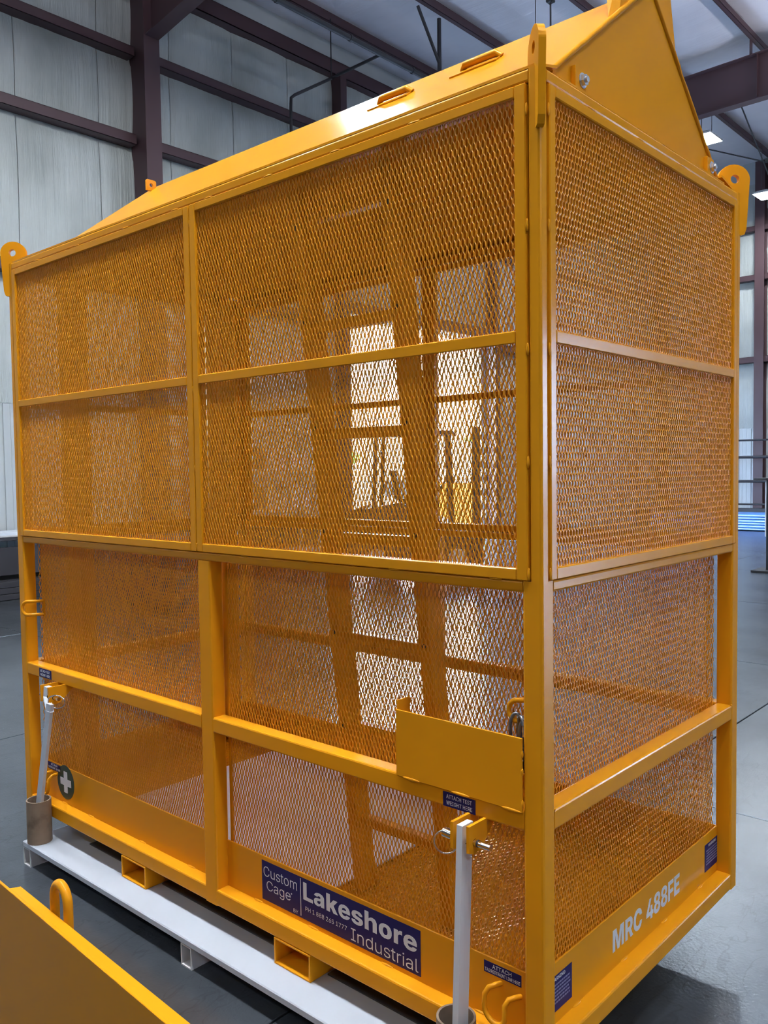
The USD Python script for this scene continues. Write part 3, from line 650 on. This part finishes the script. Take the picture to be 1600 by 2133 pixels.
# snap hooks and ring by the near corner
rg = thing('coat_ring', 'orange bent steel ring standing behind the plate beside the near corner post', 'ring', (0, 0, H0))
cx, cy, cz = -0.078, 0.030, 0.796
MB().tube([(-0.048, 0.034, 0.828), (-0.062, 0.030, 0.832)] + arc((-0.079, 0.026, 0.806), 0.024, 95, 255, 12, X_, Z_) + [(-0.078, 0.028, 0.783), (-0.066, 0.034, 0.785)], 0.0062, 12).build('rod', ORANGE, rg, smooth=50)
def hook(x, y, z, a, label):
    t = thing('snap_hook', label, 'hook', (x, y, z + H0), a, 'snap hooks behind the plate')
    oval = [np.array([0.014 * math.cos(q), 0.0, 0.034 * math.sin(q)]) for q in np.linspace(0.5, 2 * math.pi - 0.2, 22)]
    MB().tube(oval, 0.0042, 10).build('body', DULLSTEEL, t, smooth=50)
    MB().tube([oval[0], (0.0135, 0, -0.002), oval[-1]], 0.0032, 8).build('gate', CHROME, t, smooth=50)
    MB().tube([(0, 0, -0.036), (0, 0, -0.055)], 0.0075, 12).build('swivel', DULLSTEEL, t, smooth=50)
    MB().box(-0.009, 0.009, -0.007, 0.007, -0.085, -0.055, 0.002).build('strap_end', BLACK, t)
hook(-0.083, 0.024, 0.766, 20, 'dull steel snap hook hanging on the orange ring, leftmost of the three')
hook(-0.068, 0.020, 0.762, -30, 'dull steel snap hook with black strap end on the orange ring, middle of the three')
hook(-0.055, 0.018, 0.758, 10, 'dull steel snap hook beside the near post, rightmost of the three')

# test bars hung under the mid rail, their pins, and the cardboard tubes at their feet
def testbar(xt, yt, zt, xb, yb, zb, tx, ty, label):
    t = thing('test_bar', label, 'bar', (0, 0, H0))
    a, b = np.array((xt, yt, zt)), np.array((xb, yb, zb))
    p = [(c[0] + sx * tx / 2, c[1] + sy * ty / 2, c[2]) for c in (a, b) for sx in (-1, 1) for sy in (-1, 1)]
    MB().hull(p).build('flat_bar', WHITE, t)
    q = MB(); hexprism(q, (xt + tx / 2 - 0.0005 + (xb - xt) * 0.09, yt, zt - 0.036), 0.011, 0.001, n=16); q.build('bolt_hole', BLACK, t)
    return t
testbar(-0.176, -0.046, 0.548, -0.200, -0.046, -0.076, 0.016, 0.040, 'white flat steel bar hanging by the near corner and standing in a cardboard tube')
tb_ = testbar(-2.120, -0.050, 0.548, -2.131, -0.050, 0.487, 0.026, 0.020, 'white flat steel bar leaning at the left end of the cage in a cardboard tube')
MB().hull([(x + a, y + b, z) for x, y, z in ((-2.050, -0.079, 0.500), (-2.249, -0.0475, -0.020)) for a in (-0.018, 0.018) for b in (-0.006, 0.006)]).build('wide_flat', WHITE, tb_)
MB().hull([(-2.125 + a, y, z) for a in (-0.010, 0.010) for y, z in ((-0.062, 0.510), (-0.045, 0.510))] + [(-2.056 + a, y, z) for a in (-0.018, 0.018) for y, z in ((-0.084, 0.470), (-0.070, 0.470))]).build('joint', WHITE, tb_)
def pin(x, label, side_):
    t = thing('lock_pin', label, 'pin', (x, -0.045, 0.510 + H0))
    MB().tube([(-0.045, 0, 0), (-0.03, 0, 0), (0.062, 0, 0), (0.070, 0, 0)], 0.0075, 14).build('shank', CHROME, t, smooth=40)
    q = MB(); q.tube([(0.034, 0, 0), (0.038, 0, 0)], 0.0084, 14); q.build('collar', DARKSTEEL, t, smooth=40)
    MB().tube([(-0.060, 0, 0), (-0.052, 0, 0), (-0.036, 0, 0)], 0.0115, 14).build('head', CHROME, t, smooth=40)
    if side_ > 0:
        ring = [np.array((-0.058 + 0.004 * math.cos(a), 0.003, -0.024)) + 0.027 * np.array([0.75 * math.cos(a), 0.5 * math.cos(a), math.sin(a)]) for a in np.linspace(0, 2 * math.pi, 33)[:-1]]
    else:
        ring = [np.array((0.075, -0.012, -0.006)) + 0.030 * np.array([1.15 * math.cos(a), 0.5 * math.cos(a), 0.80 * math.sin(a)]) for a in np.linspace(0, 2 * math.pi, 33)[:-1]]
    MB().tube(ring, 0.0022, 8, closed=True).build('pull_ring', CHROME, t, smooth=60)
    return t
pin(-0.176, 'chrome ball-lock pin with a pull ring through the lugs by the near corner', 1)
pin(-2.118, 'chrome ball-lock pin with a pull ring through the lugs at the left end', -1)
def cardtube(x, y, label):
    t = thing('cardboard_tube', label, 'tube', (x, y, -0.0785 + H0))
    m = trimesh.creation.annulus(0.0405, 0.046, 0.165, sections=40); m.apply_translation((0, 0, 0.0826))
    MB().mesh(m).build('wall', CARD, t, smooth=40)
cardtube(-0.205, -0.0475, 'brown cardboard tube around the foot of the near white bar')
cardtube(-2.232, -0.0475, 'brown cardboard tube standing on the left end of the white skid')

# white skid under the cage
SKIDW = paint('skid_paint', (0.44, 0.49, 0.56), 0.5)
sk = thing('steel_skid', 'white painted steel skid with rectangular tube feet under the orange cage', 'skid')
zt = H0 - 0.0790
for y0, y1 in ((-0.092, 0.200), (0.90, 1.10)):
    MB().box(-2.285, -0.12 if y0 < 0 else -0.30, y0, y1, zt - 0.022, zt, 0.003).build('deck_plank', SKIDW, sk)
    for x0 in (-2.282, -1.236, -0.40):
        q = MB(); x1 = x0 + 0.054; tk = 0.004; z1 = zt - 0.022; a, b = y0 + 0.001, y1 - 0.001
        q.box(x0, x0 + tk, a, b, 0.0, z1).box(x1 - tk, x1, a, b, 0.0, z1).box(x0 + tk, x1 - tk, a, b, 0.0, tk).box(x0 + tk, x1 - tk, a, b, z1 - tk, z1)
        q.build('foot', GREYWHITE, sk)
for x0 in (-2.282, -1.236, -0.42): MB().box(x0, x0 + 0.1, 0.200, 0.90, zt - 0.022, zt, 0.002).build('cross_plank', SKIDW, sk)
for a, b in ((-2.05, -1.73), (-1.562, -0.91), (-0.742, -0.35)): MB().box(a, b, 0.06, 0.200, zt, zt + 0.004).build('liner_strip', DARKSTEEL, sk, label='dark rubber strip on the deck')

# orange panel in the foreground
fg = thing('orange_steel_panel', 'orange steel panel with a round-bar loop standing in the lower left foreground', 'panel', (-0.47, -0.8285, 0), -3.05)
zt = 0.49 + H0
MB().box(-1.2, 0.85, 0.0, 0.006, 0.0, zt, 0.001).build('face_plate', ORANGE, fg)
MB().hull([(x, y, z) for x, y in ((-0.318, 0.006), (-0.310, 0.025), (0.85, 0.006), (0.85, 0.029)) for z in (zt - 0.012, zt - 0.001)]).build('top_flange', ORANGE, fg)
MB().box(-1.2, 0.85, 0.006, 0.06, 0.0, 0.012, 0.001).build('foot_flange', ORANGE, fg)
lz = zt + 0.058
MB().tube([(-0.166, 0.034, zt - 0.10), (-0.166, 0.034, zt - 0.01), (-0.166, 0.034, zt + 0.02)] + [np.array((-0.136, 0.034, zt + 0.025)) + 0.030 * (math.cos(a) * X_ + 1.15 * math.sin(a) * Z_) for a in np.linspace(math.pi, 0, 14)] + [(-0.106, 0.034, zt + 0.02), (-0.106, 0.034, zt - 0.01), (-0.106, 0.034, zt - 0.10)], 0.0092, 16).build('lifting_loop', ORANGE, fg, smooth=50)
for x in (-0.166, -0.106): MB().box(x - 0.013, x + 0.013, 0.024, 0.036, zt - 0.10, zt - 0.014, 0.002).build('loop_pad', ORANGE, fg)

# ------------------------------------------------------------------ along the left wall
wb = thing('workbench', 'long dark steel workbench against the left wall behind the cage', 'bench')
bx0, bx1, by0, by1 = -9.93, -9.28, -1.5, 8.6
MB().box(bx0, bx1, by0, by1, 0.72, 0.76, 0.003).build('bench_top', DARKSTEEL, wb)
MB().box(bx1 - 0.02, bx1 + 0.004, by0, by1, 0.765, 0.785, 0.002).build('edge_strip', GREYWHITE, wb)
for y in np.arange(by0 + 0.05, by1, 1.25):
    MB().box(bx1 - 0.09, bx1 - 0.03, y, y + 0.06, 0.0, 0.72, 0.003).build('leg', DARKSTEEL, wb)
    MB().box(bx1 - 0.06, bx1 - 0.05, y + 0.06, y + 1.25, 0.30, 0.64, 0.002).build('front_panel', DARKSTEEL, wb)
MB().box(bx0 + 0.05, bx1 - 0.1, by0, by1, 0.20, 0.24, 0.002).build('lower_shelf', DARKSTEEL, wb)
for k in range(3):
    b = MB().bar(1, by0 + 0.1 + 0.2 * k, by1 - 0.3 * k, bx1 - 0.16 + 0.01 * k, bx1 + 0.02, 0.005 + 0.075 * k, 0.075 + 0.075 * k, 0.004).build('steel_beam', DARKSTEEL, None)
    tag(b, ('dark steel beam on the floor under the workbench front, lowest of three', 'dark steel beam under the workbench front, middle of three', 'dark steel beam under the workbench front, topmost of three')[k], 'beam', 'steel beams under the workbench')
fb = thing('foam_board', 'white board lying on the workbench at the left edge of the photo', 'board')
MB().box(-9.7, -9.32, 1.6, 3.42, 0.76, 0.82, 0.003).build('board', WHITE, fb)
bk = thing('paint_pail', 'small grey pail standing on the workbench beside the white board', 'pail', (-9.5, 3.60, 0.76))
m = trimesh.creation.revolve(np.array([(0, 0), (0.085, 0), (0.10, 0.17), (0.105, 0.175), (0.095, 0.175), (0.08, 0.01), (0, 0.01)]), sections=24)
MB().mesh(m).build('body', ZINC, bk, smooth=40)
MB().tube([np.array((0, 0, 0.16)) + 0.105 * (math.cos(a) * Y_ + 0.9 * math.sin(a) * np.array([0.6, 0, 0.8])) for a in np.linspace(0, math.pi, 12)], 0.004, 6).build('handle', DARKSTEEL, bk)
sf = thing('storage_shelf', 'grey steel storage shelf with cartons against the left wall beyond the column', 'shelf')
for y in (6.1, 7.7):
    for x in (-9.2, -8.75): MB().box(x, x + 0.05, y, y + 0.05, 0, 2.3).build('upright', GREYWHITE, sf)
for z in (0.25, 0.9, 1.5, 2.1): MB().box(-9.2, -8.70, 6.1, 7.75, z, z + 0.05).build('shelf_board', GREYWHITE, sf)
i = 0
for z in (0.95, 1.55):
    for y in (6.25, 6.72, 7.2):
        c = thing('carton', 'white carton on the grey storage shelf, ' + ('lower' if z < 1 else 'upper') + ' row, ' + ['nearest the column', 'in the middle', 'nearest the door'][i % 3], 'carton'); i += 1
        MB().box(-9.15, -8.78, y, y + 0.38, z, z + 0.28 + 0.05 * (i % 2), 0.006).build('box', (WHITE, CARD, GREYWHITE)[i % 3], c)
        MB().box(-9.151, -8.779, y + 0.17, y + 0.21, z + 0.1, z + 0.281 + 0.05 * (i % 2)).build('tape', GREYWHITE, c)
cr_ = thing('dark_crate', 'dark steel crate on the floor behind the left half of the cage', 'crate', (-7.2, 4.1, 0))
for x0 in (-0.6, 0.55): MB().box(x0, x0 + 0.05, -0.5, 0.5, 0.1, 0.75, 0.004).build('side_panel', DARKSTEEL, cr_)
for y0 in (-0.5, 0.46): MB().box(-0.55, 0.55, y0, y0 + 0.04, 0.1, 0.75, 0.004).build('end_panel', DARKSTEEL, cr_)
MB().box(-0.55, 0.55, -0.46, 0.46, 0.1, 0.14).build('base', DARKSTEEL, cr_)
for x0 in (-0.55, 0.45): MB().box(x0, x0 + 0.1, -0.5, 0.5, 0, 0.1).build('skid_runner', DARKSTEEL, cr_)
MB().box(-0.62, 0.62, -0.52, 0.52, 0.752, 0.79, 0.004).build('lid', DARKSTEEL, cr_)

# forklift standing before the bay door
fk = thing('forklift', 'dark forklift truck parked just inside the open bay door', 'forklift', (-7.0, 8.05, 0), 35)
MB().hull([(-0.75, -0.5, 0.25), (-0.75, 0.5, 0.25), (0.75, -0.5, 0.25), (0.75, 0.5, 0.25), (-0.75, -0.5, 0.95), (-0.75, 0.5, 0.95), (-0.2, -0.5, 1.05), (-0.2, 0.5, 1.05), (0.0, -0.5, 0.6), (0, 0.5, 0.6), (0.75, -0.5, 0.6), (0.75, 0.5, 0.6)]).build('chassis', DARKSTEEL, fk)
MB().hull([(-1.05, -0.48, 0.3), (-1.05, 0.48, 0.3), (-0.75, -0.5, 0.2), (-0.75, 0.5, 0.2), (-1.0, -0.46, 0.9), (-1.0, 0.46, 0.9), (-0.75, -0.5, 1.0), (-0.75, 0.5, 1.0)]).build('counterweight', BLACK, fk)
for x in (-0.55, 0.6):
    for y in (-0.52, 0.42):
        q = MB(); q.tube([(x, y, 0.27), (x, y + 0.05, 0.27), (x, y + 0.14, 0.27)], 0.265, 24); wq = q.build('wheel', RUBBER, fk, smooth=40)
        q = MB(); q.tube([(x, y - 0.004, 0.27), (x, y + 0.144, 0.27)], 0.13, 16); q.build('hub', GREYWHITE, wq)
for x, y in ((-0.6, -0.45), (-0.6, 0.45), (0.5, -0.45), (0.5, 0.45)): MB().tube([(x, y, 0.6), (x * 0.9, y, 2.0)], 0.03, 8).build('guard_post', DARKSTEEL, fk)
MB().box(-0.6, 0.55, -0.5, 0.5, 2.0, 2.05, 0.01).build('guard_roof', DARKSTEEL, fk)
MB().hull([(-0.25, -0.25, 1.0), (-0.25, 0.25, 1.0), (0.15, -0.25, 1.0), (0.15, 0.25, 1.0), (-0.25, -0.25, 1.1), (-0.25, 0.25, 1.1), (0.15, -0.25, 1.08), (0.15, 0.25, 1.08)]).build('seat', BLACK, fk)
MB().hull([(-0.30, -0.25, 1.08), (-0.30, 0.25, 1.08), (-0.2, -0.25, 1.08), (-0.2, 0.25, 1.08), (-0.38, -0.22, 1.5), (-0.38, 0.22, 1.5), (-0.3, -0.22, 1.5), (-0.3, 0.22, 1.5)]).build('backrest', BLACK, fk)
MB().tube([np.array((0.33, 0, 1.22)) + 0.15 * np.array([0.5 * math.cos(a), math.sin(a), 0.8 * math.cos(a)]) for a in np.linspace(0, 2 * math.pi, 21)[:-1]], 0.014, 8, closed=True).build('steering_wheel', BLACK, fk)
for y in (-0.34, 0.28): MB().box(0.80, 0.92, y, y + 0.06, 0.06, 2.1, 0.004).build('mast_rail', DARKSTEEL, fk)
for z in (0.3, 1.1, 2.0): MB().box(0.80, 0.92, -0.28, 0.28, z, z + 0.08).build('mast_tie', DARKSTEEL, fk)
for y in (-0.26, 0.14): MB().hull([(0.93, y, 0.02), (0.93, y + 0.12, 0.02), (0.93, y, 0.07), (0.93, y + 0.12, 0.07), (1.9, y, 0.02), (1.9, y + 0.12, 0.02), (1.9, y, 0.03), (1.9, y + 0.12, 0.03)]).build('fork', DARKSTEEL, fk)
MB().box(0.92, 0.95, -0.45, 0.45, 0.1, 0.7, 0.004).build('carriage', DARKSTEEL, fk)

# ------------------------------------------------------------------ far right
st = thing('roller_stand', 'black steel post stand with a short top arm at the right edge of the photo', 'stand', (-2.93, 11.0, 0))
MB().bar(2, 0.03, 1.30, -0.10, 0.06, -0.08, 0.08, 0.006).build('post', BLACK, st)
MB().box(-0.26, 0.24, -0.14, 0.14, 1.30, 1.325, 0.003).build('top_arm', DARKSTEEL, st)
MB().box(-0.26, 0.24, -0.22, 0.22, 0.0, 0.03, 0.003).build('base_plate', BLACK, st)
MB().bar(2, 0.5, 1.28, -0.125, -0.101, -0.05, 0.05, 0.004).build('guide_strip', GREYWHITE, st)
for k in range(6):
    b = thing('blue_sheet_pack', 'bright blue flat pack by the far wall, ' + ['lowest in the stack', 'second up in the stack', 'third up in the stack', 'fourth up in the stack', 'second from the top', 'topmost in the stack'][k], 'board', (-6.2 + 0.03 * (k % 3), 19.0 - 0.04 * (k % 2), 0.02 + 0.062 * k), 0, 'blue packs by the far wall')
    MB().box(-2.0, 2.2, -0.5, 0.5, 0.0, 0.052, 0.004).build('board', BLUE, b)
    MB().box(-1.99, 2.19, -0.502, 0.502, 0.018, 0.030).build('white_edge', WHITE, b)
rl = thing('pipe_rail', 'dark horizontal pipe railing in front of the far wall', 'railing')
for z in (0.53, 1.10, 1.70, 2.12): MB().tube([(-9.6, 20.3, z), (-6, 20.3, z), (-2.5, 20.3, z)], 0.035 if z in (1.10, 1.70) else 0.022, 8).build('pipe', DARKSTEEL, rl, smooth=40)
for x in (-9.4, -7.6, -5.2, -3.0): MB().tube([(x, 20.3, 0), (x, 20.3, 2.2)], 0.03, 8).build('post', DARKSTEEL, rl, smooth=40)
MB().box(-9.5, -2.8, 20.45, 20.65, 0.0, 0.42, 0.004).build('kick_beam', DARKSTEEL, rl)

# ------------------------------------------------------------------ outside the bay door
ob = thing('orange_bin', 'orange steel bin with a white lid standing just outside the bay door', 'bin', (-12.6, 16.35, 0), 40)
for x0, x1, y0, y1, z0, z1 in ((-0.55, 0.55, -0.5, -0.46, 0.1, 1.15), (-0.55, 0.55, 0.46, 0.5, 0.1, 1.15), (-0.55, -0.51, -0.46, 0.46, 0.1, 1.15), (0.51, 0.55, -0.46, 0.46, 0.1, 1.15)): MB().box(x0, x1, y0, y1, z0, z1, 0.003).build('side_panel', BINORANGE, ob)
for x in (-0.4, -0.13, 0.14, 0.41): MB().box(x - 0.04, x + 0.04, -0.54, -0.5, 0.1, 1.15, 0.003).build('rib', BINORANGE, ob)
MB().box(-0.6, 0.6, -0.55, 0.55, 1.15, 1.2, 0.003).build('lid', WHITE, ob)
for x in (-0.4, 0.3): MB().box(x, x + 0.1, -0.5, 0.5, 0.0, 0.1).build('foot', DARKSTEEL, ob)
vn = thing('white_trailer', 'white box trailer parked across the yard outside the bay door', 'trailer', (-30, 36, 0), 40)
MB().box(-3, 3, -1.2, 1.2, 0.9, 3.0, 0.03).build('body', WHITE, vn)
MB().box(-3.02, 3.02, -1.22, 1.22, 0.8, 0.9, 0.01).build('chassis', DARKSTEEL, vn)
for x in (-1.6, -0.8, 2.2):
    for y in (-1.15, 0.9): MB().tube([(x, y, 0.45), (x, y + 0.12, 0.45), (x, y + 0.25, 0.45)], 0.45, 20).build('wheel', RUBBER, vn, smooth=40)
rc = thing('red_car', 'small red car parked far out in the yard left of the tree', 'car', (-40, 34, 0), 20)
MB().hull([(-2, -0.85, 0.35), (-2, 0.85, 0.35), (2, -0.85, 0.35), (2, 0.85, 0.35), (-2, -0.8, 0.85), (-2, 0.8, 0.85), (1.9, -0.8, 0.8), (1.9, 0.8, 0.8)]).build('body', REDPAINT, rc)
MB().hull([(-1.5, -0.75, 0.85), (-1.5, 0.75, 0.85), (1.0, -0.75, 0.85), (1.0, 0.75, 0.85), (-1.0, -0.6, 1.4), (-1.0, 0.6, 1.4), (0.3, -0.6, 1.4), (0.3, 0.6, 1.4)]).build('cabin', GLASSDARK, rc)
for x in (-1.3, 1.3):
    for y in (-0.88, 0.68): MB().tube([(x, y, 0.33), (x, y + 0.1, 0.33), (x, y + 0.2, 0.33)], 0.33, 18).build('wheel', RUBBER, rc, smooth=40)
def tree(x, y, h, r, label, seed):
    t = thing('tree', label, 'tree', (x, y, 0), 0, None)
    MB().tube([(0, 0, 0), (0.05, 0.02, h * 0.3), (0.0, 0.05, h * 0.6)], 0.14, 10).build('trunk', BARK, t, smooth=50)
    rg_ = np.random.default_rng(seed); n = 5200
    d = rg_.normal(size=(n, 3)); d /= np.linalg.norm(d, axis=1)[:, None]
    rad = (0.35 + 0.65 * rg_.random(n) ** 0.5) * (0.75 + 0.5 * meshkit.noise(d * 2.2 + seed, seed))
    c = d * rad[:, None] * np.array([r, r, h * 0.36]) + np.array([0, 0, h * 0.62])
    u = rg_.normal(size=(n, 3)); u /= np.linalg.norm(u, axis=1)[:, None]
    w_ = np.cross(u, rg_.normal(size=(n, 3))); w_ /= np.linalg.norm(w_, axis=1)[:, None]
    s = 0.10 + 0.08 * rg_.random(n)[:, None]
    V = np.stack([c - u * s, c + w_ * s * 0.55, c + u * s, c - w_ * s * 0.55], 1).reshape(-1, 3)
    b = np.arange(n)[:, None] * 4
    F = np.vstack([b + [0, 1, 2], b + [0, 2, 3]])
    MB().add(V, F).build('foliage', LEAF, t, kind='stuff')
tree(-33, 31.0, 3.6, 2.2, 'low pale green bushy tree outside the bay door, left of the yard', 1)
tree(-30, 42, 3.4, 2.0, 'low green bushy tree outside the bay door behind the white trailer', 2)
tree(-26, 41, 3.2, 1.8, 'low green bushy tree outside at the right side of the bay door view', 3)
